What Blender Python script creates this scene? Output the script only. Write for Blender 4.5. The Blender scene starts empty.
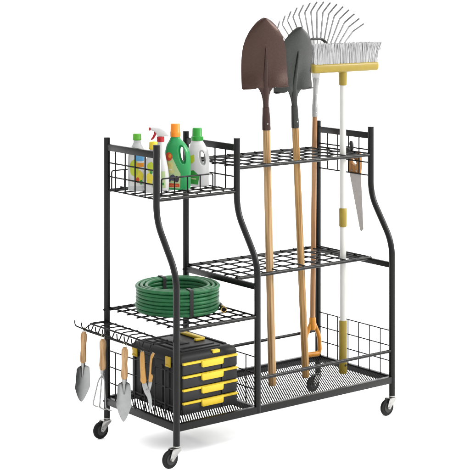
import bpy, bmesh, math, random
from mathutils import Vector, Matrix
from mathutils.bvhtree import BVHTree
random.seed(7)
R = math.radians
scene = bpy.context.scene
COL = scene.collection
Z0 = 0.0722            # height of the post bottoms above the floor (the casters)

# ------------------------------------------------------------------ camera
cd = bpy.data.cameras.new("camera"); cam = bpy.data.objects.new("camera", cd); COL.objects.link(cam)
cd.sensor_width = 36; cd.lens = 3.3208 * 36; cd.shift_y = -0.5687
cd.clip_start = 0.1; cd.clip_end = 2000
cam.location = (-3.0947, -4.2521, 1.6087 + Z0)
cam.rotation_euler = (R(90), 0, -0.6666)
scene.camera = cam

# ------------------------------------------------------------------ world, lamps, exposure
w = bpy.data.worlds.new("World"); scene.world = w; w.use_nodes = True
nt = w.node_tree; bg = nt.nodes["Background"]
tc = nt.nodes.new("ShaderNodeTexCoord"); dp = nt.nodes.new("ShaderNodeVectorMath"); dp.operation = 'DOT_PRODUCT'
dp.inputs[1].default_value = Vector((.50, -.22, .84)).normalized()          # bright side of the studio: overhead, right
nt.links.new(tc.outputs["Generated"], dp.inputs[0])
mr = nt.nodes.new("ShaderNodeMapRange"); mr.interpolation_type = 'SMOOTHSTEP'
mr.inputs[1].default_value = -.25; mr.inputs[2].default_value = .95; mr.inputs[3].default_value = 1.55; mr.inputs[4].default_value = 4.1
nt.links.new(dp.outputs["Value"], mr.inputs[0]); nt.links.new(mr.outputs[0], bg.inputs[1])
bg.inputs[0].default_value = (1, 1, 1, 1)
def area(name, loc, target, size, power, col=(1, 1, 1)):
    l = bpy.data.lights.new(name, 'AREA'); l.shape = 'RECTANGLE'; l.size = size[0]; l.size_y = size[1]
    l.energy = power; l.color = col
    o = bpy.data.objects.new(name, l); COL.objects.link(o); o.location = loc
    o.rotation_euler = (Vector(target) - Vector(loc)).to_track_quat('-Z', 'Y').to_euler()
    return o
area("softbox_key", (3.0, -2.2, 2.6), (.5, .2, .6), (.55, 1.0), 240, (1, .985, .96))
vs = scene.view_settings
vs.view_transform = 'Standard'; vs.look = 'None'; vs.exposure = 0; vs.gamma = 1

# ------------------------------------------------------------------ materials
MATS = {}
KC, KS = .385, .36      # studio exposure: how strongly the surfaces answer the bright light of the white set
def mat(name, col, rough=.5, metal=0., spec=.5, var=0., vscale=40., bump=0., bscale=300., coat=0., stretch=None, col2=None, k=None):
    k = KC if k is None else k; col = tuple(c * k for c in col); spec = spec * (KS if k != 1 else 1)
    if col2: col2 = tuple(c * k for c in col2)
    m = bpy.data.materials.new(name); m.use_nodes = True
    nt = m.node_tree; b = nt.nodes["Principled BSDF"]
    b.inputs["Base Color"].default_value = (*col, 1); b.inputs["Roughness"].default_value = rough
    b.inputs["Metallic"].default_value = metal; b.inputs["Specular IOR Level"].default_value = spec
    b.inputs["Coat Weight"].default_value = coat; b.inputs["Coat Roughness"].default_value = .15
    tc = nt.nodes.new("ShaderNodeTexCoord"); src = tc.outputs["Object"]
    if stretch:
        mp = nt.nodes.new("ShaderNodeMapping"); mp.inputs["Scale"].default_value = stretch
        nt.links.new(src, mp.inputs[0]); src = mp.outputs[0]
    if var or col2:
        n = nt.nodes.new("ShaderNodeTexNoise"); n.inputs["Scale"].default_value = vscale; n.inputs["Detail"].default_value = 5
        nt.links.new(src, n.inputs["Vector"])
        r = nt.nodes.new("ShaderNodeValToRGB")
        c2 = col2 or tuple(c * (1 - var) for c in col)
        r.color_ramp.elements[0].position = .35; r.color_ramp.elements[1].position = .68
        r.color_ramp.elements[0].color = (*c2, 1); r.color_ramp.elements[1].color = (*col, 1)
        nt.links.new(n.outputs["Fac"], r.inputs[0]); nt.links.new(r.outputs[0], b.inputs["Base Color"])
        mr = nt.nodes.new("ShaderNodeMapRange"); mr.inputs[3].default_value = max(rough - .07, .03); mr.inputs[4].default_value = min(rough + .09, 1)
        nt.links.new(n.outputs["Fac"], mr.inputs[0]); nt.links.new(mr.outputs[0], b.inputs["Roughness"])
    if bump:
        n2 = nt.nodes.new("ShaderNodeTexNoise"); n2.inputs["Scale"].default_value = bscale; n2.inputs["Detail"].default_value = 3
        nt.links.new(src, n2.inputs["Vector"])
        bm_ = nt.nodes.new("ShaderNodeBump"); bm_.inputs["Strength"].default_value = bump; bm_.inputs["Distance"].default_value = .002
        nt.links.new(n2.outputs["Fac"], bm_.inputs["Height"]); nt.links.new(bm_.outputs[0], b.inputs["Normal"])
    MATS[name] = m
    return m
BLACK = mat("black_powder_coat", (.0085, .0085, .0085), .31, spec=.32, var=.25, vscale=60, bump=.12, bscale=900)
WIRE = mat("black_wire", (.0085, .0085, .0085), .42, spec=.22, var=.2, vscale=60)
MESH = mat("black_mesh_sheet", (.012, .012, .012), .8, spec=.12, var=.25, vscale=80)
CHROME = mat("zinc_plate", (.62, .61, .59), .28, metal=1, var=.25, vscale=70)
RUBBER = mat("black_rubber", (.008, .008, .008), .55, spec=.3, var=.3, vscale=120)
HUB = mat("dark_plastic", (.035, .035, .035), .4, spec=.4)
FLOOR = mat("white_studio_floor", (.95, .95, .95), .9, spec=.1, var=.006, vscale=.6, k=1)
def wood(name, a, b_, sc=(55, 55, 3.0)):
    m = mat(name, a, .48, spec=.35, col2=b_, vscale=1.0, stretch=sc, bump=.10, bscale=3.)
    nt = m.node_tree; ramp = next(n for n in nt.nodes if n.type == 'VALTORGB'); e = ramp.color_ramp.elements
    e[0].position = .40; e[1].position = .58
    # slow change of tone along the shaft and a few dark growth lines
    bs = nt.nodes["Principled BSDF"]; tc = next(n for n in nt.nodes if n.type == 'TEX_COORD')
    n1 = nt.nodes.new("ShaderNodeTexNoise"); n1.inputs["Scale"].default_value = 9; n1.inputs["Detail"].default_value = 2
    mp = nt.nodes.new("ShaderNodeMapping"); mp.inputs["Scale"].default_value = (26, 26, .55)
    nt.links.new(tc.outputs["Object"], mp.inputs[0]); nt.links.new(mp.outputs[0], n1.inputs["Vector"])
    r1 = nt.nodes.new("ShaderNodeValToRGB"); r1.color_ramp.elements[0].position = .38; r1.color_ramp.elements[1].position = .50
    r1.color_ramp.elements[0].color = (.60, .55, .48, 1); r1.color_ramp.elements[1].color = (1, 1, 1, 1)
    nt.links.new(n1.outputs["Fac"], r1.inputs[0])
    mx = nt.nodes.new("ShaderNodeMix"); mx.data_type = 'RGBA'; mx.blend_type = 'MULTIPLY'; mx.inputs[0].default_value = .8
    nt.links.new(ramp.outputs[0], mx.inputs[6]); nt.links.new(r1.outputs[0], mx.inputs[7]); nt.links.new(mx.outputs[2], bs.inputs["Base Color"])
    return m
WOOD_A = wood("pale_ash_wood", (.58, .385, .200), (.34, .19, .07), (150, 150, 3.2))
WOOD_B = wood("honey_ash_wood", (.52, .315, .125), (.28, .145, .04), (150, 150, 3.2))
WOOD_C = wood("red_brown_wood", (.54, .30, .145), (.40, .20, .085))
WOOD_D = wood("beech_wood", (.60, .375, .190), (.40, .225, .095), (110, 110, 9))
WOOD_E = wood("orange_wood", (.52, .235, .06), (.42, .17, .04), (60, 60, 12))
BROWNM = mat("brown_hammered_paint", (.068, .034, .026), .28, metal=.45, spec=.5, var=.14, vscale=160, bump=.07, bscale=220)
BROWND = mat("brown_socket_paint", (.052, .025, .020), .28, metal=.40, spec=.5, var=.14, vscale=160, bump=.07, bscale=220)
GREYM = mat("grey_hammered_paint", (.048, .051, .047), .26, metal=.55, spec=.5, var=.14, vscale=120, bump=.07, bscale=220)
STEEL = mat("brushed_steel", (.50, .50, .49), .38, metal=1, var=.3, vscale=30, stretch=(4, 4, 1))
TINE = mat("grey_steel_tine", (.52, .52, .52), .32, metal=1, var=.35, vscale=60)
BLADE = mat("trowel_steel", (.46, .47, .47), .40, metal=.9, var=.12, vscale=60, bump=.1, bscale=200)
SAWM = mat("saw_steel", (.50, .47, .44), .45, metal=.8, var=.15, vscale=40)
ORANGE = mat("orange_plastic", (.70, .275, .022), .36, var=.1, vscale=30)
PORANGE = mat("pruner_orange", (.60, .32, .085), .36, var=.12, vscale=60)
OLIVE = mat("mustard_plastic", (.33, .238, .024), .42, var=.1, vscale=30)
WPOLE = mat("white_enamel", (.68, .68, .64), .3, var=.04, vscale=30)
BRIS = mat("grey_white_bristle", (.92, .92, .92), .6, col2=(.46, .46, .47), vscale=1.0, stretch=(220, 220, 1.5))
HOSE = mat("green_hose_rubber", (.016, .150, .048), .42, spec=.4, var=.25, vscale=50, bump=.1, bscale=400)
STRAP = mat("black_strap", (.012, .012, .012), .5)
BRASS = mat("brass", (.62, .43, .16), .3, metal=1, var=.3, vscale=90)
TBLACK = mat("black_box_plastic", (.013, .013, .0135), .5, spec=.3, var=.2, vscale=25, bump=.12, bscale=700)
TDARK = mat("grey_drawer_plastic", (.030, .030, .032), .5, spec=.35, var=.15, vscale=25, bump=.12, bscale=700)
YEL = mat("yellow_plastic", (.84, .60, .035), .38, var=.05, vscale=30)
YELD = mat("amber_plastic", (.64, .42, .015), .42, var=.1, vscale=30)
WPLAS = mat("white_bottle_plastic", (.66, .66, .655), .32, var=.03, vscale=20)
TPLAS = mat("milky_bottle_plastic", (.56, .57, .57), .28, var=.05, vscale=20)
GPLAS = mat("green_jug_plastic", (.018, .31, .085), .3, var=.08, vscale=20)
GCAP = mat("green_cap", (.025, .32, .035), .35)
LCAP = mat("leaf_green_cap", (.10, .40, .025), .35)
OCAP = mat("orange_cap", (.90, .27, .015), .35)
YCAP = mat("yellow_cap", (.82, .62, .03), .35)
RED = mat("red_plastic", (.48, .012, .02), .3)
def flat(name, c): return mat(name, c, .4, var=.08, vscale=150)
L_WHITE = flat("label_white", (.72, .73, .70)); L_LIME = flat("label_lime", (.52, .62, .035)); L_YEL = flat("label_yellow", (.78, .66, .05))
L_BLUE = flat("label_blue", (.12, .40, .70)); L_OR = flat("label_orange", (.80, .30, .02)); L_RED = flat("label_red", (.60, .06, .02))
L_DARK = flat("label_dark", (.035, .03, .045)); L_CREAM = flat("label_cream", (.62, .60, .22)); L_GRN = flat("label_green", (.03, .30, .04))
L_GOLD = flat("label_gold", (.72, .42, .08)); L_PALE = flat("label_pale_green", (.45, .58, .28)); L_BLUE2 = flat("label_berry", (.06, .06, .10))

# ------------------------------------------------------------------ helpers
class MB:
    def __init__(s): s.v = []; s.f = []
    def add(s, vs_, fs):
        n = len(s.v); s.v += [Vector(p) for p in vs_]; s.f += [tuple(i + n for i in f) for f in fs]; return s
    def rings(s, rs, cap=True, closed=False):
        n = len(rs[0]); vs_ = [p for r_ in rs for p in r_]; fs = []
        m = len(rs)
        for i in range(m if closed else m - 1):
            a = i * n; b = ((i + 1) % m) * n
            for j in range(n):
                k = (j + 1) % n
                fs.append((a + j, a + k, b + k, b + j))
        if cap and not closed:
            fs.append(tuple(reversed(range(n)))); fs.append(tuple(range((m - 1) * n, m * n)))
        return s.add(vs_, fs)
    def tube(s, pts, r, seg=8, cap=True, closed=False, sq=None):
        pts = [Vector(p) for p in pts]; m = len(pts)
        rr = r if isinstance(r, (list, tuple)) else [r] * m
        tang = []
        for i in range(m):
            if closed: t = pts[(i + 1) % m] - pts[i - 1]
            else: t = pts[min(i + 1, m - 1)] - pts[max(i - 1, 0)]
            tang.append(t.normalized())
        up = Vector((0, 0, 1)) if abs(tang[0].z) < .9 else Vector((1, 0, 0))
        nrm = (up - tang[0] * up.dot(tang[0])).normalized(); rs = []
        for i in range(m):
            nrm = (nrm - tang[i] * nrm.dot(tang[i])).normalized(); bi = tang[i].cross(nrm)
            if sq: ring = [pts[i] + nrm * a * sq[0] + bi * b * sq[1] for a, b in ((-1, -1), (1, -1), (1, 1), (-1, 1))]
            else: ring = [pts[i] + (nrm * math.cos(2 * math.pi * j / seg) + bi * math.sin(2 * math.pi * j / seg)) * rr[i] for j in range(seg)]
            rs.append(ring)
        return s.rings(rs, cap, closed)
    def bar(s, a, b, wd, ht, up=(0, 0, 1), bev=0.0015):
        a = Vector(a); b = Vector(b); t = (b - a); L = t.length; t.normalize(); up = Vector(up)
        up = (up - t * up.dot(t)).normalized(); sd = t.cross(up)
        M = Matrix((t, sd, up)).transposed().to_4x4(); M.translation = (a + b) / 2
        return s.box((0, 0, 0), (L, wd, ht), bev, M)
    def box(s, c, size, bev=0.002, M=None, seg=2):
        bm = bmesh.new(); bmesh.ops.create_cube(bm, size=1)
        for v in bm.verts: v.co = Vector((v.co.x * size[0], v.co.y * size[1], v.co.z * size[2])) 
        if bev: bmesh.ops.bevel(bm, geom=bm.edges[:], offset=min(bev, min(size) * .45), segments=seg, profile=.5, affect='EDGES')
        bm.verts.index_update()
        vs_ = [v.co + Vector(c) for v in bm.verts]
        if M is not None: vs_ = [M @ p for p in vs_]
        s.add(vs_, [tuple(v.index for v in f.verts) for f in bm.faces]); bm.free(); return s
    def lathe(s, prof, c=(0, 0, 0), seg=28, sx=1, sy=1, M=None):
        rs = [[Vector((c[0] + r_ * sx * math.cos(2 * math.pi * j / seg), c[1] + r_ * sy * math.sin(2 * math.pi * j / seg), c[2] + z)) for j in range(seg)] for r_, z in prof]
        if M is not None: rs = [[M @ p for p in r_] for r_ in rs]
        return s.rings(rs)
    def prism(s, poly, thick, M=None, bev=0.0):
        """polygon in local XZ, thickness along Y"""
        bm = bmesh.new()
        a = [bm.verts.new((x, -thick / 2, z)) for x, z in poly]; f = bm.faces.new(a)
        ex = bmesh.ops.extrude_face_region(bm, geom=[f]); 
        for g in ex['geom']:
            if isinstance(g, bmesh.types.BMVert): g.co.y += thick
        bmesh.ops.recalc_face_normals(bm, faces=bm.faces)
        if bev: bmesh.ops.bevel(bm, geom=bm.edges[:], offset=bev, segments=2, profile=.5, affect='EDGES')
        bm.verts.index_update()
        vs_ = [(M @ v.co if M is not None else v.co.copy()) for v in bm.verts]
        s.add(vs_, [tuple(v.index for v in q.verts) for q in bm.faces]); bm.free(); return s
    def build(s, name, m, parent=None, off=None, sharp=38, label=None):
        me = bpy.data.meshes.new(name)
        vs_ = s.v
        if off is not None: vs_ = [p - Vector(off) for p in vs_]
        me.from_pydata([tuple(p) for p in vs_], [], s.f)
        bm = bmesh.new(); bm.from_mesh(me); bmesh.ops.recalc_face_normals(bm, faces=bm.faces); bm.to_mesh(me); bm.free()
        me.polygons.foreach_set("use_smooth", [True] * len(me.polygons)); me.set_sharp_from_angle(angle=R(sharp))
        me.materials.append(m)
        o = bpy.data.objects.new(name, me); COL.objects.link(o)
        if parent is not None: o.parent = parent
        if label: o["label"] = label
        return o
TOPS = []
def tag(o, label, cat, group=None):
    o["label"] = label; o["category"] = cat
    if group: o["group"] = group
    TOPS.append(o); return o
def thing(name, label, cat, M=None, group=None):
    o = bpy.data.objects.new(name, None); COL.objects.link(o); o.empty_display_size = .05
    if M is not None: o.matrix_world = M
    return tag(o, label, cat, group)
def fillet(pts, rad, n=7):
    pts = [Vector(p) for p in pts]; out = [pts[0]]
    for i in range(1, len(pts) - 1):
        p = pts[i]; a = (pts[i - 1] - p); b = (pts[i + 1] - p)
        d = min(rad, a.length * .49, b.length * .49); a = p + a.normalized() * d; b = p + b.normalized() * d
        for k in range(n + 1):
            t = k / n; out.append(a * (1 - t) ** 2 + p * 2 * t * (1 - t) + b * t * t)
    out.append(pts[-1]); return out
def frame(base, top, rz, face=None):
    """matrix whose z runs base->top and whose x is the horizontal direction rz"""
    base = Vector(base); z = (Vector(top) - base).normalized(); x = Vector((math.cos(rz), math.sin(rz), 0))
    x = (x - z * x.dot(z)).normalized(); y = z.cross(x)
    M = Matrix((x, y, z)).transposed().to_4x4(); M.translation = base; return M
def ev(o):
    dg = bpy.context.evaluated_depsgraph_get(); me = bpy.data.meshes.new_from_object(o.evaluated_get(dg)); return me

# ------------------------------------------------------------------ floor
fl = MB().add([(-300, -300, -Z0), (300, -300, -Z0), (300, 300, -Z0), (-300, 300, -Z0)], [(0, 1, 2, 3)]).build("floor", FLOOR)
fl["kind"] = "structure"; TOPS.append(fl)

# ------------------------------------------------------------------ rack
L = 1.003; A = .351; YF = .1168; D = .4225
PR = .0117
rack = thing("tool_rack", "black steel rolling garden tool rack with wire shelves, curved front posts and four casters", "tool rack",
             Matrix.Translation((0, 0, -Z0)))
OFF = (0, 0, -Z0)
def part(mb, name, m=BLACK, parent=rack, **k): return mb.build(name, m, parent, OFF, **k)
def post_profile(pts, x):
    mb = MB(); P = fillet([(x, y, z) for y, z in pts], .055, 10)
    mb.tube(P, PR, 24)
    t = P[-1]; mb.lathe([(PR + .0004, 0), (PR + .0004, .002), (PR - .001, .0035), (.001, .004)], (t.x, t.y, t.z - .002), 24)   # plastic cap
    return mb
for x in (0, A, L):
    z0 = 0 if x != A else .05
    part(post_profile([(D, z0), (D, 1)], x), "post")
    part(post_profile([(0, z0), (0, .573), (YF, .742), (YF, 1)], x), "post")
for x in (0, A, L):
    mb = MB().bar((x, YF + PR - .002, .967), (x, D - PR + .002, .967), .014, .024); part(mb, "top_bar")
    mb = MB()
    for z in (.912, .863, .814): mb.tube([(x, YF + .008, z), (x, D - .008, z)], .0028, 8)
    for k in range(1, 5):
        y = YF + (D - YF) * k / 5; mb.tube([(x - .0045, y, .956), (x - .0045, y, .813)], .0027, 8)
    part(mb, "wire_panel", WIRE)
    mb = MB()
    for z in (.241, .184, .127): mb.tube([(x, .008, z), (x, D - .008, z)], .0024, 8)
    for k in range(1, 7):
        y = D * k / 7; mb.tube([(x - .0038, y, .0715), (x - .0038, y, .2425)], .0023, 8)
    part(mb, "side_lattice", WIRE)
def grid_shelf(name, x0, x1, y0, y1, z, nx, ny, rim=.0066, r=.0030, lower=None):
    mb = MB()
    for y in (y0, y1): part(MB().tube([(x0, y, z), (x1, y, z)], rim, 12), name)
    mb = MB()
    for k in range(1, ny):
        y = y0 + (y1 - y0) * k / ny; mb.tube([(x0 + .004, y, z + .0012), (x1 - .004, y, z + .0012)], r, 8)
    for k in range(1, nx):
        x = x0 + (x1 - x0) * k / nx; mb.tube([(x, y0, z + .0056), (x, y1, z + .0056)], r, 8)
    for y in (y0 + .014, y1 - .014): mb.tube([(x0 + .004, y, z + .0012), (x1 - .004, y, z + .0012)], r, 8)
    for x in (x0 + .013, x1 - .013): mb.tube([(x, y0, z + .0056), (x, y1, z + .0056)], r * 1.15, 8)
    return mb
g = grid_shelf("shelf_rim", A, L, YF, D, .894, 10, 4); part(g, "shelf_grid", WIRE)
g = grid_shelf("shelf_rim", A, L, YF, D, .500, 10, 4); part(g, "shelf_grid", WIRE)
for x in (A, L): part(MB().bar((x, .008, .489), (x, D - .008, .489), .013, .021), "shelf_beam")
g = grid_shelf("shelf_rim", 0, A, 0, D, .385, 7, 7); 
part(g, "shelf_grid", WIRE)
# basket on top of the left bay
for y in (YF, D): part(MB().tube([(0, y, .811), (A, y, .811)], .0062, 12), "basket_rim")
mb = MB()
for k in range(1, 6): mb.tube([(0, YF + (D - YF) * k / 6, .816), (A, YF + (D - YF) * k / 6, .816)], .0028, 8)
for k in range(1, 6): mb.tube([(A * k / 6, YF, .8195), (A * k / 6, D, .8195)], .0028, 8)
mb.tube([(0, YF + .005, .8205), (A, YF + .005, .8235)], .0028, 8)
part(mb, "basket_floor", WIRE)
def fence(x0, x1, y, z1, n):
    mb = MB(); mb.tube(fillet([(x0, y, .817), (x0, y, z1), (x1, y, z1), (x1, y, .817)], .008, 5), .0027, 8)
    for k in range(1, n): mb.tube([(x0 + (x1 - x0) * k / n, y, .817), (x0 + (x1 - x0) * k / n, y, z1)], .0025, 8)
    return mb
part(fence(.052, .276, .160, .876, 4), "basket_fence", WIRE)
part(fence(.012, .339, D - .012, .882, 6), "basket_fence", WIRE)
# rails
part(MB().tube([(A, 0, .167), (L, 0, .167)], .0064, 12), "front_rail")
part(MB().tube([(A, D, .168), (L, D, .168)], .0064, 12), "back_rail")
# bottom tray
mb = MB()
mb.bar((.0, 0, .059), (L, 0, .059), .017, .025); mb.bar((0, D, .061), (L, D, .061), .017, .029)
for x in (0, L): mb.bar((x, .0088, .0595), (x, D - .0088, .0595), .016, .026)
mb.bar((A, .0088, .0580), (A, D - .0088, .0580), .018, .021)
tray = part(mb, "tray_frame")
mb = MB()
def clip(px, py, dx, dy, x0, x1, y0, y1):
    t0, t1 = -9, 9
    for p, d, lo, hi in ((px, dx, x0, x1), (py, dy, y0, y1)):
        if abs(d) < 1e-9: continue
        a, b = (lo - p) / d, (hi - p) / d
        t0 = max(t0, min(a, b)); t1 = min(t1, max(a, b))
    return (t0, t1) if t1 > t0 + .003 else None
th = math.atan2(1, .61); dx, dy = math.cos(th), math.sin(th)
X0, X1, Y0, Y1 = .006, L - .006, .007, D - .007
px = -.30
while px < L + .05:
    c = clip(px, 0, dx, dy, X0, X1, Y0, Y1)
    if c: mb.bar((px + dx * c[0], dy * c[0], .0675), (px + dx * c[1], dy * c[1], .0675), .0044, .0014, bev=0)
    px += .0098
th2 = math.atan2(-1, .61); ex, ey = math.cos(th2), math.sin(th2)
px = -.05
while px < L + .35:
    c = clip(px, 0, ex, ey, X0, X1, Y0, Y1)
    if c: mb.bar((px + ex * c[0], ey * c[0], .0664), (px + ex * c[1], ey * c[1], .0664), .0014, .0010, bev=0)
    px += .070
mo = mb.build("mesh_floor", MESH, tray, OFF)
# bolts where shelves meet the posts
for x, y, z in ((0, D, .386), (0, D, .060), (A, D, .489), (A, 0, .489), (0, D, .340)):
    M = Matrix.Translation((x - PR, y, z)) @ Matrix.Rotation(R(-90), 4, 'Y')
    part(MB().lathe([(.0045, -.001), (.0045, .0015), (.0035, .0032), (.001, .0038)], (0, 0, 0), 14, M=M), "bolt")
# hook rack on the left end: a wire frame with ten upturned hooks
mb = MB()
ZH = .344
mb.tube([(0, D - .01, ZH), (-.070, D, ZH)], .0036, 8)
mb.tube([(-.070, D, ZH), (-.070, .035, ZH)], .0034, 8); mb.tube([(0, D - .012, ZH - .003), (0, .012, ZH - .003)], .0034, 8)
mb.tube([(-.070, .035, ZH), (0, .03, ZH)], .003, 8)
mb.tube([(-.078, .455, .3175), (-.078, .04, .3175)], .0032, 8)
hr = part(mb, "hook_rail", WIRE)
for k in range(10):
    y = .452 - k * .0445
    yi = min(y, D - .004)
    P = [(0, yi, ZH + .001), (-.064, yi, ZH + .003), (-.078, y, .3200), (-.116, y, .339), (-.1175, y, .358)]
    MB().tube(fillet(P, .008, 4), .0025, 8).build("hook", WIRE, hr, OFF)
# casters
def make_caster(x, y):
    mb = MB()
    mb.lathe([(.0085, 0.001), (.0125, -.001), (.0125, -.005), (.009, -.0065)], (x, y, 0), 20)
    mb.box((x - .007, y, -.0085), (.034, .027, .0035), .0015)
    fork = [(x + .011, -.008), (x - .024, -.010), (x - .0285, -.018), (x - .0345, -.036), (x - .0335, -.043), (x - .0265, -.0475), (x - .0185, -.043), (x - .001, -.024), (x + .010, -.0155)]
    for s in (-1, 1):
        mb.prism(fork, .0022, Matrix.Translation((0, y + s * .0125, 0)), .0006)
    c = part(mb, "caster", CHROME)
    Mw = Matrix.Translation((x - .027, y, -.0412)) @ Matrix.Rotation(R(90), 4, 'X')
    RW = .031
    prof = [(.010, -.0075), (.019, -.0075), (.0205, -.006), (.026, -.0062), (.0295, -.0052), (RW, -.002), (RW, .002), (.0295, .0052), (.026, .0062), (.0205, .006), (.019, .0075), (.010, .0075)]
    MB().lathe(prof, seg=40, M=Mw).build("wheel", RUBBER, c, OFF)
    for s in (-1, 1): MB().lathe([(.0085, s * .0072), (.0175, s * .0072), (.0180, s * .0080), (.0170, s * .0088), (.0085, s * .0084)], seg=32, M=Mw).build("hub_ring", HUB, c, OFF)
    MB().lathe([(.001, -.0175), (.0040, -.0175), (.0050, -.0155), (.0050, .0155), (.0040, .0175), (.001, .0175)], seg=16, M=Mw).build("axle", CHROME, c, OFF)
for x, y in ((0, D), (0, 0), (L, D), (L, 0)): make_caster(x, y)

# ------------------------------------------------------------------ shovels
def shovel(name, label, base, top, rz, m_blade, m_sock, m_wood, wood_len, total, sock_top, blade_h, bw, hr0, hr1, lift=0.0):
    t = thing(name, label, "shovel", frame(base, top, rz))
    mb = MB(); n = 14
    zs = [wood_len * i / n for i in range(n + 1)]
    mb.tube([(0, 0, z) for z in [0, .002, .006] + zs[1:]], [hr0 * .80, hr0 * .93, hr0] + [hr0 + (hr1 - hr0) * (i / n) for i in range(1, n + 1)], 24)
    mb.build("handle", m_wood, t)
    b0 = total - blade_h                                   # foot of the blade
    # socket tube, flattening and flowing into the blade ridge
    def bend(z): return lift * max(0, (z - b0) / blade_h) ** 1.3
    def rr(rows):
        return [[Vector((rx * math.cos(2 * math.pi * j / 28), y - bend(z) + ry * math.sin(2 * math.pi * j / 28), z)) for j in range(28)] for z, rx, ry, y in rows]
    mb = MB()
    mb.rings(rr(((wood_len - .002, hr1 + .0022, hr1 + .0022, 0), (wood_len + .02, hr1 + .002, hr1 + .002, 0), (wood_len + .045, hr1 + .0010, hr1 + .0010, 0), (wood_len + .08, .0128, .0128, 0),
                 (b0 - .075, .0112, .0112, 0), (b0 - .045, .0110, .0110, -.001), (b0 - .015, .0112, .0112, -.002), (b0 + .015, .0110, .0110, -.003),
                 (b0 + .045, .0094, .0105, -.003), (b0 + .075, .0070, .0092, -.003), (b0 + .105, .0046, .0072, -.002), (b0 + .130, .0027, .0050, 0), (b0 + .145, .0012, .0028, .003), (b0 + .150, .0003, .0006, .005))))
    # the blade's shoulders drawn down into the neck
    mb.rings(rr(((b0 - .072, .0108, .0100, 0), (b0 - .050, .0120, .0090, -.0005), (b0 - .032, .0150, .0072, .0005), (b0 - .018, .0200, .0052, .0000), (b0 - .007, .0265, .0034, -.0040), (b0 + .0015, .0340, .0022, -.0085), (b0 + .006, .0360, .0010, -.0085))))
    mb.build("socket", m_sock, t)
    # rivets
    rv = MB()
    for z in (wood_len + .022,):
        rv.lathe([(.0032, 0), (.0028, .0012), (.0008, .0018)], seg=12, M=Matrix.Translation((0, -hr1 - .0018, z)) @ Matrix.Rotation(R(90), 4, 'X'))
    rv.build("rivet", STEEL, t)
    # blade
    NV, NU = 40, 24; front = []
    TAB = ((0, 1.0), (.2, .985), (.35, .972), (.5, .942), (.6, .892), (.7, .800), (.8, .650), (.88, .480), (.94, .315), (.98, .165), (1, .03))
    def halfw(v):                                           # 0 foot ... 1 tip
        for (a_, wa), (b_, wb) in zip(TAB, TAB[1:]):
            if v <= b_: return wa + (wb - wa) * (v - a_) / (b_ - a_)
        return .02
    grid = []
    for i in range(NV + 1):
        v = i / NV; v = 1 - (1 - v) ** 1.15; row = []
        hw = bw / 2 * halfw(v) + .0008
        for j in range(NU + 1):
            u = -1 + 2 * j / NU; x = u * hw
            dish = .024 * (u * u) * (1 - .35 * v) + .014 * v * v            # edges swept back
            ridge = -.0085 * math.exp(-(x / (.024 - .018 * min(v, 1) )) ** 2) * max(0, 1 - v / .68) ** .8
            # shoulder by the socket
            foot = -.020 * math.exp(-(v / .20) ** 1.6) * (1 - math.exp(-(x / .022) ** 2))
            drop = -.004 * abs(u) ** 2 * math.exp(-(v / .1) ** 2)
            row.append(Vector((x, dish + ridge + foot - lift * v ** 1.3, b0 + blade_h * v + drop)))
        grid.append(row)
    mb = MB(); W = NU + 1; th_ = .0022
    vs_ = [p for r_ in grid for p in r_] + [p + Vector((0, th_, 0)) for r_ in grid for p in r_]
    N = W * (NV + 1); fs = []
    for i in range(NV):
        for j in range(NU):
            a = i * W + j; fs.append((a, a + 1, a + 1 + W, a + W)); fs.append((N + a, N + a + W, N + a + 1 + W, N + a + 1))
    edge = [j for j in range(W)] + [i * W + NU for i in range(1, NV + 1)] + [NV * W + j for j in range(NU - 1, -1, -1)] + [i * W for i in range(NV - 1, 0, -1)]
    for k in range(len(edge)):
        a, b = edge[k], edge[(k + 1) % len(edge)]; fs.append((b, a, a + N, b + N))
    mb.add(vs_, fs)
    # folded foot steps
    for s in (-1, 1):
        mb.box((s * (bw * .5 - bw * .150), -.004, b0 - .0024), (bw * .29, .012, .0050), .0018)
    mb.build("blade", m_blade, t, sharp=60)
    return t
b = Vector((.5740, .188, .0685)); tp = Vector((.4840, .128, 1.43))
shovel("shovel", "brown round-point shovel standing blade up with pale wooden handle", b, tp, R(-22), BROWNM, BROWND, WOOD_A,
       .955, (tp - b).length, 0, .255, .176, .0150, .0140, .038)
b = Vector((.7420, .194, .0690)); tp = Vector((.6190, .135, 1.397))
shovel("shovel", "dark grey round-point shovel standing blade up beside the brown shovel", b, tp, R(-6), GREYM, GREYM, WOOD_B,
       .955, (tp - b).length, 0, .240, .170, .0138, .0130, .084)

# ------------------------------------------------------------------ rake
base = Vector((.939, .385, .078)); top = Vector((.949, .378, 1.17)); H = (top - base).length
rk = thing("rake", "silver fan rake standing tines up with orange D-handle at the bottom", "rake", frame(base, top, R(-8)))
mb = MB()
mb.tube([(0, 0, .13), (0, 0, .4), (0, 0, .7), (0, 0, .965)], [.0105, .0105, .0102, .0098], 20); mb.build("shaft", WOOD_C, rk)
def dgrip():
    mb = MB()
    lp = fillet([(-.002, 0, .142), (-.033, 0, .080), (-.037, 0, .012), (0, 0, .010), (.037, 0, .012), (.033, 0, .080), (.002, 0, .142)], .026, 7)
    mb.tube(lp, [.0085] * len(lp), 14)
    mb.tube([(-.030, 0, .010), (.030, 0, .010)], .0105, 16)
    mb.tube([(0, 0, .108), (0, 0, .122), (0, 0, .153), (0, 0, .156)], [.0125, .0150, .0130, .0118], 20)
    return mb
dgrip().build("grip", ORANGE, rk)
mb = MB(); mb.tube([(0, 0, .945), (0, 0, .99), (0, -.001, 1.02), (0, -.002, 1.055), (.003, -.004, 1.095)], [.0118, .0115, .0092, .0108, .0135], 18)
mb.build("socket", STEEL, rk)
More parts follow.
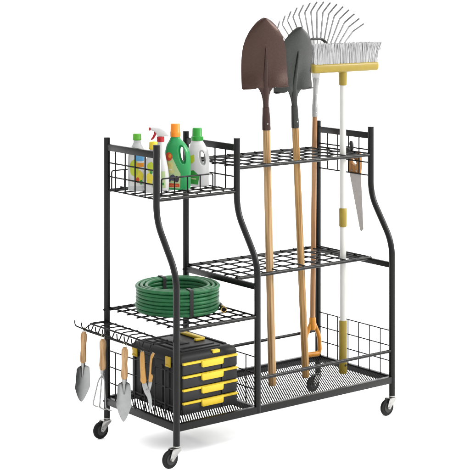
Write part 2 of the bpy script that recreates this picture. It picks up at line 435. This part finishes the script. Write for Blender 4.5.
for z in (.96, .985, 1.03): MB().lathe([(.003, 0), (.0026, .0014), (.0006, .002)], seg=12, M=Matrix.Translation((0, -.0105, z)) @ Matrix.Rotation(R(90), 4, 'X')).build("rivet", STEEL, rk)
# fan
apex = Vector((.004, -.004, 1.085))
mb = MB().prism([(-.012, 1.078), (.014, 1.078), (.044, 1.240), (.036, 1.252), (-.036, 1.252), (-.044, 1.240)], .0025, Matrix.Translation((0, -.004, 0)), .0008)
mb.build("fan_plate", STEEL, rk)
mb = MB(); mb.tube(fillet([(-.048, -.0085, 1.235), (-.03, -.0085, 1.252), (.03, -.0085, 1.252), (.048, -.0085, 1.235)], .02, 6), .0042, 10); mb.build("brace", GREYM, rk)
for k in range(16):
    u = -1 + 2 * k / 15; an = u * R(44.0) - R(2.5)
    d = Vector((math.sin(an), 0, math.cos(an))); rad = .274 - .010 * u * u - .006 * u
    p0 = apex + d * .115 + Vector((0, .0, 0)); p1 = apex + d * rad + Vector((u * .004, .006, 0))
    p2 = p1 + d * .030 + Vector((.004, -.042, .010))
    pl = fillet([p0, p1, p2], .005, 4)
    MB().tube(pl, [.0037] * len(pl), 8).build("tine", TINE, rk)

# ------------------------------------------------------------------ broom
base = Vector((.8935, .1535, .0685)); top = Vector((.8895, .150, 1.185)); H = (top - base).length
br = thing("broom", "push broom standing head up with mustard block, grey-white bristles and white pole", "broom", frame(base, top, R(-3)))
MB().tube([(0, 0, .19), (0, 0, .4), (0, 0, .7), (0, 0, H)], .0120, 22).build("pole", WPOLE, br)
MB().tube([(0, 0, 0), (0, 0, .004), (0, 0, .10), (0, 0, .198), (0, 0, .201)], [.0138, .0154, .0154, .0154, .0140], 22).build("lower_grip", OLIVE, br)
MB().lathe([(.0042, -.001), (.0042, .0016), (.002, .0016)], seg=14, M=Matrix.Translation((0, -.0150, .033)) @ Matrix.Rotation(R(90), 4, 'X')).build("hole_shade_disc", STRAP, br)  # solid black disc on the grip, coloured as the shade inside a hanging hole
MB().tube([(0, 0, .557), (0, 0, .560), (0, 0, .625), (0, 0, .628)], [.0130, .0152, .0152, .0130], 22).build("collar", OLIVE, br)
MB().tube([(0, 0, H - .022), (0, 0, H - .019), (0, 0, H + .025), (0, 0, H + .03)], [.0142, .0156, .0165, .021], 22).build("head_socket", OLIVE, br)
mb = MB(); mb.box((.0, 0, H + .047), (.322, .054, .036), .011, seg=4); mb.build("block", OLIVE, br, sharp=60)
mb = MB(); zb = H + .062
for i in range(58):
    for j in range(7):
        fx = -1 + 2 * i / 57; fy = -1 + 2 * j / 6
        for q in range(4):
            x = fx * .148 + random.uniform(-.003, .003); y = fy * .021 + random.uniform(-.003, .003)
            sp = .020 * max(0, abs(fx) - .55) / .45 * (1 if fx > 0 else -.35)
            p0 = Vector((x, y, zb)); p1 = Vector((x + sp * .45 + random.uniform(-.002, .002), y * 1.08, zb + .038))
            p2 = Vector((x + sp * 1.15 + random.uniform(-.004, .004), y * 1.22 + random.uniform(-.004, .004), zb + .075 + random.uniform(-.0022, .0022)))
            mb.tube([p0, p1, p2], [.0017, .0016, .0013], 4)
bo = mb.build("bristles", BRIS, br); bo["kind"] = "stuff"

# ------------------------------------------------------------------ hand saw and its hook
sx = 1.018
base = Vector((sx, .176, .592))
sw = thing("hand_saw", "hand saw with orange wooden grip hanging blade down on the wire side panel", "saw", Matrix.Translation(base))
Ms = Matrix.Translation(-base) @ Matrix.Translation((sx, 0, 0)) @ Matrix.Rotation(R(90), 4, 'Z')   # local x -> world y, local y -> thickness
MB().prism([(.2545, .8135), (.188, .8125), (.174, .600), (.186, .590), (.193, .595)], .0016, Ms).build("blade", SAWM, sw)
hp = [(.258, .810), (.192, .809), (.188, .842), (.189, .882), (.196, .895), (.208, .899), (.222, .895), (.246, .886), (.256, .860)]
hole = [(.2405, .852), (.209, .838), (.206, .852), (.211, .862), (.226, .870), (.2385, .868)]
gb = MB().prism(hp, .016, Ms, .004); gr = gb.build("grip", WOOD_E, sw)
hb = MB().prism(hole, .08, Ms); ho = hb.build("cutter", WOOD_E, sw)
md = gr.modifiers.new("b", 'BOOLEAN'); md.object = ho; md.operation = 'DIFFERENCE'; md.solver = 'EXACT'
bpy.context.view_layer.update()
me = ev(gr); gr.modifiers.clear(); gr.data = me; bpy.data.objects.remove(ho)
me.polygons.foreach_set("use_smooth", [True] * len(me.polygons)); me.set_sharp_from_angle(angle=R(35))
for yy_, zz_ in ((.232, .822), (.205, .822)): MB().lathe([(.004, 0), (.0035, .001), (.001, .0014)], seg=12, M=Matrix.Translation(Vector((sx - .0082, yy_, zz_)) - base) @ Matrix.Rotation(R(-90), 4, 'Y')).build("rivet", STEEL, sw)
base = Vector((1.0, .215, .878))
hk = thing("hook", "black plastic clip hook with a round knob on the right wire panel above the saw", "hook", Matrix.Translation(base))
Ms = Matrix.Translation(-base) @ Matrix.Translation((.992, 0, 0)) @ Matrix.Rotation(R(90), 4, 'Z')
MB().prism([(.250, .884), (.250, .913), (.232, .911), (.205, .900), (.190, .887), (.196, .876), (.230, .879)], .016, Ms, .003).build("body", STRAP, hk)
MB().lathe([(.001, -.019), (.006, -.017), (.008, -.006), (.0085, .006), (.006, .016), (.001, .018)], seg=18, M=Matrix.Translation(Vector((.992, .2135, .922)) - base) @ Matrix.Rotation(R(-12), 4, 'X')).build("knob", STRAP, hk)
MB().tube(fillet([(.994, .22, .89), (1.006, .22, .897), (1.018, .22, .890), (1.030, .218, .872), (1.031, .216, .868)], .006, 4), .0022, 8).build("peg", STRAP, hk, base)

# ------------------------------------------------------------------ hose coil
hc = Vector((.190, .255, .3905))
hs = thing("hose_coil", "green garden hose coiled in neat layers with black straps on the wire shelf", "hose", Matrix.Translation(hc))
mb = MB(); hrad = .0068; pitch = .0130
for k, rad in enumerate((.1435, .1300, .1165)):
    pts = []; n = 72; turns = 7
    for i in range(n * turns + 1):
        a = 2 * math.pi * i / n + k * 2.1
        lvl = i / n; fl_ = math.floor(lvl); fr = lvl - fl_
        # almost flat rings with a short climb
        climb = 0 if fr < .88 else (fr - .88) / .12
        z = hrad + pitch * (min(fl_ + climb, turns - 1)) 
        rr_ = rad + .0013 * math.sin(2 * a + fl_ * 1.7 + k) + .0016 * math.sin(fl_ * 2.3 + k * 1.9) + .0006 * math.sin(5 * a + fl_)
        if k == 2: rr_ -= .002
        pts.append((rr_ * math.cos(a), rr_ * math.sin(a), z + .0007 * math.sin(2 * a + fl_ * 2)))
    mb.tube(pts, hrad, 10)
mb.build("coil", HOSE, hs, sharp=80)
for an in (253, 80):
    a = R(an); rd = Vector((math.cos(a), math.sin(a), 0)); tg = Vector((-math.sin(a), math.cos(a), 0))
    r0, r1, z0, z1 = .1060, .1525, -.0012, .0945
    P = fillet([rd * r1 + Vector((0, 0, .03)), rd * r1 + Vector((0, 0, z1)), rd * r0 + Vector((0, 0, z1)), rd * r0 + Vector((0, 0, z0)), rd * r1 + Vector((0, 0, z0)), rd * r1 + Vector((0, 0, .03))], .007, 5)
    mb = MB(); rs = []
    for i, p in enumerate(P):
        t = (P[min(i + 1, len(P) - 1)] - P[max(i - 1, 0)]).normalized(); nn = t.cross(tg)
        rs.append([p + tg * .0065 + nn * .0009, p - tg * .0065 + nn * .0009, p - tg * .0065 - nn * .0009, p + tg * .0065 - nn * .0009])
    mb.rings(rs); mb.build("strap", STRAP, hs)
f0 = Vector((.352, .232, .404)); f1 = Vector((.2900, .114, .3985)); dr = (f1 - f0).normalized()
f0 = f1 - dr * .075
M = Matrix.Translation(f1 - hc) @ dr.to_track_quat('Z', 'Y').to_matrix().to_4x4()
MB().tube([f0 - hc, f0 + dr * .048 - hc], .0074, 14).build("hose_end", STRAP, hs)
MB().lathe([(.0084, -.034), (.0098, -.033), (.0098, -.026), (.0086, -.025), (.0086, -.013), (.0114, -.012), (.0117, -.002), (.0108, 0), (.0080, 0), (.0078, -.009), (.001, -.009)], seg=24, M=M).build("brass_fitting", BRASS, hs)
MB().lathe([(.0076, -.0086), (.0010, -.0086)], seg=20, M=M).build("bore_shade_disc", STRAP, hs)  # black disc across the opening, painting in the shade inside the fitting

# ------------------------------------------------------------------ toolbox
base = Vector((.197, .225, .069))
tb = thing("toolbox", "black plastic toolbox with four yellow-trimmed drawers on the bottom tray", "toolbox", Matrix.Translation(base))
X0, X1, Y0, Y1 = .067, .318, .075, .365
def tpart(mb, name, m, parent=tb, **k): return mb.build(name, m, parent, base, **k)
mb = MB(); mb.box(((X0 + X1) / 2, (Y0 + Y1) / 2, .159), (X1 - X0, Y1 - Y0, .178), .008, seg=3)
for y in (.135, .175, .300, .345): mb.box((X0 - .001, y, .150), (.006, .010, .155), .002)
mb.box((X0 - .001, .225, .082), (.006, .28, .014), .003)
mb.box(((X0 + X1) / 2, Y0 - .001, .080), (X1 - X0 - .006, .008, .020), .004)
tpart(mb, "body", TBLACK)
mb = MB()
rs = []
for z, ins in ((.2440, .002), (.2450, -.003), (.262, -.003), (.272, .004), (.2775, .014), (.2785, .020)):
    x0, x1, y0, y1 = X0 + ins, X1 - ins, Y0 + ins, Y1 - ins; c = .012; ring = []
    for cx, cy, a0 in ((x1 - c, y1 - c, 0), (x0 + c, y1 - c, 90), (x0 + c, y0 + c, 180), (x1 - c, y0 + c, 270)):
        for q in range(6): ring.append(Vector((cx + c * math.cos(R(a0 + 18 * q)), cy + c * math.sin(R(a0 + 18 * q)), z)))
    rs.append(ring)
mb.rings(rs)
for y in (.110, .145, .33): mb.box(((X0 + X1) / 2 - .01, y, .2795), (.17, .012, .005), .002)
for x in (.105, .292): mb.box((x, .225, .2795), (.014, .23, .006), .002)
mb.box((.165, .255, .2795), (.07, .12, .004), .0015)
tpart(mb, "lid", TBLACK)
mb = MB(); mb.box((.262, .262, .284), (.020, .125, .010), .003); mb.box((.246, .205, .283), (.034, .014, .008), .003)
tpart(mb, "lid_handle", YEL)
mb = MB(); mb.box((.224, Y0 + .004, .2695), (.030, .018, .011), .002); tpart(mb, "front_latch", YEL)
for y, z in ((.337, .243), (.135, .245)):
    mb = MB(); mb.box((X0 - .005, y, z), (.006, .028, .036), .002); mb.box((X0 - .0085, y, z - .013), (.004, .024, .007), .0015); tpart(mb, "side_latch", YELD)
W = X1 - X0
for k in range(4):
    zt = .2475 - k * .0452
    mb = MB()
    xs = X0 + .009; xe = X1 - .004; xm = xs + (xe - xs) * .70
    mb.box(((xs + xm) / 2 - .001, Y0 - .003, zt - .0205), (xm - xs - .003, .012, .0375), .0025)
    mb.box(((xm + xe) / 2 + .001, Y0 - .0015, zt - .0205), (xe - xm - .003, .012, .0375), .0025)
    dwr = tpart(mb, "drawer", TDARK)
    mb = MB(); mb.box(((xs + xe) / 2, Y0 - .0065, zt - .0015), (xe - xs, .012, .0080), .002)
    mb.prism([(xs + (xe - xs) * .32, zt + .001), (xs + (xe - xs) * .325, zt - .019), (xs + (xe - xs) * .34, zt - .0220), (xs + (xe - xs) * .70, zt - .0220), (xs + (xe - xs) * .715, zt - .019), (xs + (xe - xs) * .72, zt + .001)], .012, Matrix.Translation((0, Y0 - .011, 0)), .002)
    mb.build("drawer_pull", YEL, dwr, base)

# ------------------------------------------------------------------ hand tools on the hooks
FACE = -0.6666                        # hand tools swing to face the front left corner
def hang_handle(mb, z0, z1, r):
    n = 12; prof = []
    for i in range(n + 1):
        t = i / n
        q = .80 + .22 * math.sin(math.pi * t) ** 2 if t > .5 else .92 + .10 * math.cos(2 * math.pi * t) 
        q = [.62, .92, 1.0, .98, .92, .86, .82, .84, .90, .97, 1.0, .95, .60][i]
        prof.append((r * q, z0 + (z1 - z0) * t))
    return mb.lathe(prof, seg=22)
def ring_loop(z, h=.016, wv=.0055):
    return MB().tube(fillet([(-.004, 0, z - .004), (-wv, 0, z + .006), (-wv * .7, 0, z + h), (wv * .7, 0, z + h), (wv, 0, z + .006), (.004, 0, z - .004)], .004, 4), .0011, 8)
LOOP = mat("pale_cord", (.55, .50, .32), .6)
def trowel(label, base, top, rz, blen, bw, tot, hl):
    t = thing("hand_trowel", label, "trowel", frame(base, top, rz), "hand tools hanging on the side hooks")
    hz0 = tot - hl
    hang_handle(MB(), hz0, tot, .0122).build("handle", WOOD_D, t)
    ring_loop(tot).build("cord_loop", LOOP, t)
    MB().tube([(0, 0, hz0 - .012), (0, 0, hz0 - .001), (0, 0, hz0 + .006)], [.0075, .0088, .0092], 18).build("ferrule", STEEL, t)
    MB().tube([(0, 0, hz0 - .004), (0, -.001, hz0 - .016), (0, 0, blen - .012), (0, .004, blen - .045)], [.0060, .0052, .0056, .002], 14).build("neck", STEEL, t)
    NV, NU = 30, 14; grid = []
    for i in range(NV + 1):
        v = i / NV                                            # 0 tip .. 1 shoulder
        hw = bw / 2 * (min(1, (v / .42)) ** .62 if v < .42 else 1 - .16 * ((v - .42) / .58)) 
        if v > .90: hw *= math.sqrt(max(0.0, 1 - ((v - .90) / .105) ** 2)) * .72 + .28
        hw = max(hw, .0008)
        grid.append([Vector((hw * (-1 + 2 * j / NU), -.010 * (-1 + 2 * j / NU) ** 2 * min(1, v * 2) + .006, blen * v)) for j in range(NU + 1)])
    mb = MB(); Wn = NU + 1; N = Wn * (NV + 1)
    vs_ = [p for r_ in grid for p in r_] + [p + Vector((0, .0014, 0)) for r_ in grid for p in r_]; fs = []
    for i in range(NV):
        for j in range(NU):
            a = i * Wn + j; fs.append((a, a + 1, a + 1 + Wn, a + Wn)); fs.append((N + a, N + a + Wn, N + a + 1 + Wn, N + a + 1))
    edge = [j for j in range(Wn)] + [i * Wn + NU for i in range(1, NV + 1)] + [NV * Wn + j for j in range(NU - 1, -1, -1)] + [i * Wn for i in range(NV - 1, 0, -1)]
    for k in range(len(edge)):
        a, b_ = edge[k], edge[(k + 1) % len(edge)]; fs.append((b_, a, a + N, b_ + N))
    mb.add(vs_, fs).build("blade", BLADE, t, sharp=60)
    return t
trowel("steel hand trowel hanging clear of the rack on the farthest-out hook", (-.093, .4430, .0640), (-.093, .4300, .3170), FACE + .45, .133, .058, .2535, .114)
trowel("steel hand trowel hanging between the pronged cultivator and the orange pruner", (-.093, .1800, .0530), (-.093, .1720, .3110), FACE + .05, .140, .052, .2585, .112)
base = Vector((-.093, .312, .104)); top = Vector((-.093, .3085, .316))
cu = thing("hand_cultivator", "hand cultivator with wooden handle and three bent steel prongs hanging beside the rear left post", "cultivator", frame(base, top, FACE), "hand tools hanging on the side hooks")
hang_handle(MB(), .100, .210, .0122).build("handle", WOOD_D, cu)
ring_loop(.210).build("cord_loop", LOOP, cu)
MB().tube([(0, 0, .088), (0, 0, .1), (0, 0, .106)], [.007, .0085, .009], 18).build("ferrule", STEEL, cu)
MB().tube([(0, 0, .094), (.0005, 0, .085), (0, 0, .076)], [.0048, .0050, .0040], 12).build("shank", STEEL, cu)
for x0, x1, zt, yy in ((-.004, -.0325, -.018, -.006), (0, -.0085, -.026, -.009), (.004, .0130, -.031, -.004)):
    P = fillet([(x0 * .5, -.002, .084), (x0 + (x1 - x0) * .35, -.004, .066), (x1, yy, zt), (x1 + .012, yy - .004, zt - .0042), (x1 + .024, yy - .008, zt - .0065)], .010, 5)
    n = len(P); MB().tube(P, [.0026 if i < n - 3 else .0026 - .0008 * (i - n + 3) for i in range(n)], 10).build("prong", STEEL, cu)
# pruner
base = Vector((-.050, .100, .103)); top = Vector((-.050, .100, .300))
pr = thing("pruner", "orange-handled pruning shears hanging blades down in front of the black toolbox", "pruning shears", frame(base, top, FACE), "hand tools hanging on the side hooks")
def ribbon(name, pts, hw, thick, m, bev=.0015):
    n = len(pts); left = []; right = []
    for i in range(n):
        p = Vector((pts[i][0], pts[i][1])); a = Vector(pts[max(i - 1, 0)]); b_ = Vector(pts[min(i + 1, n - 1)]); t = (b_ - a).normalized(); nn = Vector((-t.y, t.x))
        left.append(p + nn * hw[i]); right.append(p - nn * hw[i])
    return MB().prism([tuple(p) for p in left] + [tuple(p) for p in reversed(right)], thick, Matrix.Translation((0, 0, 0)), bev)
ribbon("h", [(-.017, .201), (-.017, .180), (-.016, .150), (-.014, .122), (-.013, .104), (-.009, .094)], [.006, .0082, .0085, .0088, .0105, .006], .014, PORANGE, .003).build("handle", PORANGE, pr, sharp=60)
ribbon("h", [(.0215, .196), (.0160, .186), (.0125, .165), (.0115, .135), (.012, .115), (.010, .100)], [.0040, .0050, .0040, .0042, .007, .006], .014, PORANGE, .0012).build("handle", PORANGE, pr, sharp=60)
ribbon("h", [(.0225, .182), (.0205, .160), (.0185, .125)], [.0045, .0058, .0055], .015, RUBBER, .0015).build("grip_insert", RUBBER, pr, sharp=60)
mb = ribbon("b", [(-.012, .100), (-.007, .080), (.000, .064), (.007, .048), (.0105, .030), (.0095, .010), (.004, -.004)], [.0075, .0085, .0095, .0070, .0058, .0045, .001], .0035, BLADE, .0004)
mb.build("blade", BLADE, pr, sharp=30)
o = ribbon("b", [(.011, .100), (.007, .082), (.003, .066), (.004, .045), (.0085, .020), (.008, .004)], [.006, .0065, .006, .004, .003, .001], .0030, STEEL, .0004)
o.v = [p + Vector((0, .0034, 0)) for p in o.v]; o.build("hook_blade", STEEL, pr, sharp=30)
MB().lathe([(.0055, -.004), (.0055, .004), (.003, .0055)], seg=16, M=Matrix.Translation((.001, -.002, .070)) @ Matrix.Rotation(R(90), 4, 'X')).build("pivot", STEEL, pr)
MB().tube([(-.006 + .0 * i + .010 * math.cos(i * .9) * 0 + .0012 * i, .002 * math.sin(i * 1.6), .104 + .0012 * math.cos(i * 1.6)) for i in range(12)], .0012, 6).build("spring", STEEL, pr)
ring_loop(.200, .012, .004).build("cord_loop", LOOP, pr).location = (-.017, 0, 0)

# ------------------------------------------------------------------ bottles in the basket
ZB = .8216
def loft(rows, seg=40, e=2.6):
    """rows: (z, cx, half width, half depth)"""
    mb = MB(); rs = []
    for z, cx, hw, hd in rows:
        ring = []
        for j in range(seg):
            a = 2 * math.pi * j / seg; c, s = math.cos(a), math.sin(a)
            ring.append(Vector((cx + hw * math.copysign(abs(c) ** (2 / e), c), hd * math.copysign(abs(s) ** (2 / e), s), z)))
        rs.append(ring)
    return mb.rings(rs)
def resample(rows, n=4):
    out = []
    for i in range(len(rows) - 1):
        p0 = rows[max(i - 1, 0)]; p1 = rows[i]; p2 = rows[i + 1]; p3 = rows[min(i + 2, len(rows) - 1)]
        for k in range(n):
            t = k / n
            def cr(a, b, c, d):
                return .5 * (2 * b + (c - a) * t + (2 * a - 5 * b + 4 * c - d) * t * t + (3 * b - a - 3 * c + d) * t ** 3)
            v = [cr(*q) for q in zip(p0, p1, p2, p3)]; v[0] = p1[0] + (p2[0] - p1[0]) * t; out.append(tuple(v))
    out.append(rows[-1]); return out
def decal(root, surf, name, poly, m, off=.0005, dense=8, face=0.):
    """a printed label: polygon in local XZ, laid on the surface as seen along the label's own normal"""
    me = surf.data; bv = BVHTree.FromPolygons([v.co for v in me.vertices], [tuple(p.vertices) for p in me.polygons])
    Rf = Matrix.Rotation(face, 3, 'Z'); d = Rf @ Vector((0, 1, 0))
    poly = [Vector(p) for p in poly]; cen = sum(poly, Vector((0, 0))) / len(poly); per = []
    for i in range(len(poly)):
        a, b_ = poly[i], poly[(i + 1) % len(poly)]; k = max(1, int((b_ - a).length / .003))
        per += [a + (b_ - a) * q / k for q in range(k)]
    rs = [[cen + (p - cen) * max(s / dense, .002) for p in per] for s in range(0, dense + 1)]
    vs_, ok = [], True; n = len(per)
    for ring in rs:
        for p in ring:
            o = Rf @ Vector((p.x, -.2, 0)) + Vector((0, 0, p.y)); h = bv.ray_cast(o, d)
            if h[0] is None:
                h2 = bv.find_nearest(Rf @ Vector((p.x, -.03, 0)) + Vector((0, 0, p.y))); vs_.append(h2[0] - d * off)
            else: vs_.append(h[0] + h[1] * off if h[1].dot(d) < 0 else h[0] - d * off)
    fs = []
    for i in range(dense):
        for j in range(n):
            k = (j + 1) % n; fs.append((i * n + j, i * n + k, (i + 1) * n + k, (i + 1) * n + j))
    return MB().add(vs_, fs).build(name, m, root, sharp=80)
def disc(cx, cz, rx, rz, n=20, wob=0.):
    n = n * 3; wob *= .45
    return [(cx + rx * (1 + wob * math.sin(5 * 2 * math.pi * q / n)) * math.cos(2 * math.pi * q / n), cz + rz * (1 + wob * math.cos(5 * 2 * math.pi * q / n)) * math.sin(2 * math.pi * q / n)) for q in range(n)]
def rect(x0, x1, z0, z1): return [(x0, z0), (x1, z0), (x1, z1), (x0, z1)]
def jug(name, label, loc, rz, rows, hole, m, neck):
    t = thing(name, label, "bottle", Matrix.Translation(loc) @ Matrix.Rotation(rz, 4, 'Z'), "cleaning bottles in the basket")
    o = loft(resample(rows, 5), 48, 2.7).build("body", m, t)
    # handle opening
    hx, z0, z1, hw, lean = hole
    pl = []
    for q in range(24):
        a = 2 * math.pi * q / 24; zz = (z0 + z1) / 2 + (z1 - z0) / 2 * math.sin(a) ; pl.append((hx + lean * (zz - (z0 + z1) / 2) + hw * math.copysign(abs(math.cos(a)) ** .8, math.cos(a)), zz))
    c = MB().prism(pl, .3).build("cutter", m, t)
    for s in (-1, 1):                         # moulded recess round the opening
        rs = []
        for k, (sc, dep) in enumerate(((1.95, .060), (1.80, .0235), (1.2, .0125), (1.05, .008))):
            rs.append([Vector((hx + (p[0] - hx) * sc + .0 * k, s * dep, (z0 + z1) / 2 + (p[1] - (z0 + z1) / 2) * (1 + (sc - 1) * .45))) for p in pl])
        cc = MB().rings(rs).build("cutter2", m, t)
        md = o.modifiers.new("r", 'BOOLEAN'); md.object = cc; md.operation = 'DIFFERENCE'; md.solver = 'EXACT'
    md = o.modifiers.new("b", 'BOOLEAN'); md.object = c; md.operation = 'DIFFERENCE'; md.solver = 'EXACT'
    rm = o.modifiers.new("v", 'REMESH'); rm.mode = 'VOXEL'; rm.voxel_size = .0013; rm.use_smooth_shade = True
    sm = o.modifiers.new("s", 'SMOOTH'); sm.iterations = 9; sm.factor = .5
    bpy.context.view_layer.update()
    me = ev(o); o.modifiers.clear(); o.data = me
    for q in [x for x in t.children if x.name.startswith("cutter")]: bpy.data.objects.remove(q)
    me.polygons.foreach_set("use_smooth", [True] * len(me.polygons))
    return t, o
def cap(t, x, z, r0, r1, h, m, base_h=.010, rib=True):
    mb = MB(); n = 48; rs = []
    for rr_, zz in ((r0, 0), (r0 + .0006, .001), (r0 + .0006, base_h), (r1 + .001, base_h + .0012), (r1, base_h + .003), (r1 * .97, h - .003), (r1 * .93, h - .0008), (r1 * .80, h), (.001, h)):
        rs.append([Vector((x + (rr_ + (.0005 if rib and j % 2 and base_h + .002 < zz < h - .001 and rr_ > .005 else 0)) * math.cos(2 * math.pi * j / n), rr_ * math.sin(2 * math.pi * j / n), z + zz)) for j in range(n)])
    mb.rings(rs); return mb.build("cap", m, t, sharp=50)
# green jug, orange cap
t, o = jug("detergent_jug", "green handled jug with orange screw cap and fruit label in the basket", (.180, .238, ZB), -0.72,
    [(0, .0, .040, .026), (.004, .0, .0445, .030), (.05, .0, .0455, .031), (.10, -.001, .0460, .031), (.135, -.003, .0435, .030), (.158, -.006, .0345, .026), (.176, -.009, .0215, .0195), (.184, -.010, .0175, .0170), (.190, -.010, .0170, .0168)],
    (.0165, .100, .150, .0066, -.12), GPLAS, None)
cap(t, -.010, .186, .0180, .0172, .047, OCAP, .016)
lb = decal(t, o, "label", [(-.043, .008), (.014, .006), (.016, .058), (.004, .080), (-.010, .110), (-.030, .128), (-.041, .110)], L_PALE, .0005, 12, -.15)
for nm, pl, m in (("label_print", [(-.042, .060), (-.006, .060), (-.012, .100), (-.040, .100)], L_CREAM), ("label_print", disc(-.026, .118, .013, .015, 18), L_RED),
                  ("label_print", disc(-.022, .121, .006, .007, 12), L_OR),
                  ("label_print", [(-.042, .012), (.012, .010), (.012, .023), (-.042, .025)], L_RED), ("label_print", [(-.036, .016), (.006, .0145), (.006, .0165), (-.036, .018)], L_OR),
                  ("label_print", disc(-.012, .044, .010, .011, 16, .1), L_BLUE2), ("label_print", disc(.002, .039, .009, .011, 16, .1), L_DARK), ("label_print", disc(-.024, .037, .007, .008, 14, .1), L_BLUE2),
                  ("label_print", rect(-.038, -.018, .083, .094), L_GOLD), ("label_print", rect(-.034, -.014, .070, .074), L_WHITE)):
    decal(t, o, nm, pl, m, .0010, 5, -.15)
# white jug, green cap
t, o = jug("detergent_jug", "white handled jug with green screw cap and green label", (.285, .258, ZB), -0.70,
    [(0, .0, .036, .025), (.004, .0, .0395, .029), (.05, .0, .040, .030), (.095, .0, .0400, .030), (.128, -.001, .0370, .029), (.150, -.003, .0270, .024), (.160, -.004, .0215, .0205), (.168, -.004, .0200, .0198)],
    (.0155, .084, .124, .0062, -.12), WPLAS, None)
cap(t, -.004, .164, .0222, .0178, .046, GCAP, .014)
for nm, pl, m in (("label", [(-.030, .012), (.000, .008), (.006, .040), (-.016, .060), (-.030, .056)], L_GRN), ("label", [(-.034, .108), (-.014, .116), (-.012, .094), (-.020, .084), (-.036, .086)], L_LIME), ("label_print", [(-.024, .028), (-.006, .026), (-.006, .031), (-.024, .033)], L_PALE)):
    decal(t, o, nm, pl, m, .0006 if nm == "label" else .0011, 6)
# milky bottle, leaf-green cap
t = thing("cleaner_bottle", "milky white bottle with leaf-green cap and yellow-lime label, without a handle", "bottle", Matrix.Translation((.046, .300, ZB)) @ Matrix.Rotation(-0.75, 4, 'Z'), "cleaning bottles in the basket")
o = loft(resample([(0, 0, .029, .024), (.004, 0, .032, .027), (.06, 0, .0325, .0275), (.115, 0, .0325, .0275), (.140, 0, .0290, .0255), (.158, 0, .0190, .0180), (.168, 0, .0140, .0138), (.182, 0, .0135, .0135)], 5), 44, 2.4).build("body", TPLAS, t, sharp=60)
cap(t, 0, .178, .0150, .0148, .023, LCAP, .003)
decal(t, o, "label", rect(-.022, .0285, .018, .128), L_WHITE, .0004, 10)
for pl, m in ((disc(-.006, .082, .016, .030, 22, .12), L_LIME), (disc(.010, .052, .015, .022, 20, .1), L_YEL), (rect(-.004, .027, .107, .126), L_BLUE), (rect(.001, .026, .086, .100), L_OR), (disc(.006, .040, .006, .010, 12, .1), L_RED), (rect(.003, .022, .0905, .0935), L_WHITE), (disc(.018, .032, .005, .008, 10), L_GRN)):
    decal(t, o, "label_print", pl, m, .0009 + .0002 * random.random(), 5)
# yellow-capped bottle
t = thing("cleaner_bottle", "small white bottle with yellow cap and flowery lime label behind the front left post", "bottle", Matrix.Translation((.056, .2150, ZB)) @ Matrix.Rotation(-0.75, 4, 'Z'), "cleaning bottles in the basket")
o = loft(resample([(0, 0, .023, .020), (.004, 0, .0265, .0225), (.06, 0, .027, .023), (.110, 0, .0265, .0225), (.132, 0, .0200, .0190), (.142, 0, .0135, .0135), (.156, 0, .013, .013)], 5), 40, 2.4).build("body", WPLAS, t, sharp=60)
cap(t, 0, .152, .0150, .0148, .027, YCAP, .003)
for pl, m in ((disc(-.006, .092, .013, .018, 22, .15), L_LIME), (disc(-.010, .052, .012, .022, 20, .12), L_YEL), (disc(-.004, .074, .005, .006, 12), L_GRN), (disc(.008, .030, .010, .012, 16), L_PALE)):
    decal(t, o, "label", pl, m, .0006 + .0003 * random.random(), 5)
# spray bottle
t = thing("spray_bottle", "white trigger spray bottle with red collar and red trigger", "spray bottle", Matrix.Translation((.1065, .2500, ZB)) @ Matrix.Rotation(-0.70, 4, 'Z'), "cleaning bottles in the basket")
o = loft(resample([(0, 0, .030, .022), (.004, 0, .0335, .0255), (.04, .001, .034, .026), (.08, .001, .0300, .0245), (.112, .002, .0225, .0205), (.135, .004, .0160, .0155), (.160, .005, .0125, .0125), (.178, .005, .0115, .0115)], 5), 40, 2.3).build("body", WPLAS, t, sharp=60)
decal(t, o, "label", [(-.027, .012), (.024, .012), (.022, .070), (-.022, .070)], L_PALE, .0005, 8)
decal(t, o, "label_print", disc(-.006, .05, .012, .014, 18, .1), L_LIME, .0009, 5); decal(t, o, "label_print", rect(-.018, .018, .022, .030), L_GRN, .0009, 5)
mb = MB(); n = 40; rs = []
for rr_, zz in ((.0128, .172), (.0135, .173), (.0135, .189), (.0122, .1905), (.0095, .191)):
    rs.append([Vector((.005 + (rr_ + (.0004 if j % 2 and .1725 < zz < .19 else 0)) * math.cos(2 * math.pi * j / n), rr_ * math.sin(2 * math.pi * j / n), zz)) for j in range(n)])
mb.rings(rs); mb.build("collar", RED, t)
mb = MB().prism([(-.030, .212), (-.030, .222), (-.022, .225), (.004, .222), (.022, .212), (.034, .198), (.036, .192), (.026, .190), (.018, .192), (.016, .189), (-.006, .189), (-.008, .197), (-.014, .207)], .020, None, .004)
mb.build("spray_head", WPLAS, t, sharp=60)
MB().prism([(-.030, .211), (-.037, .211), (-.037, .223), (-.030, .223)], .014, None, .0015).build("nozzle", RED, t)
MB().prism([(-.010, .208), (-.019, .209), (-.020, .199), (-.025, .188), (-.031, .180), (-.027, .177), (-.019, .182), (-.013, .191), (-.009, .199)], .011, None, .002).build("trigger", RED, t, sharp=60)

# ------------------------------------------------------------------ stand everything on its wheels
for o in TOPS: o.location.z += Z0
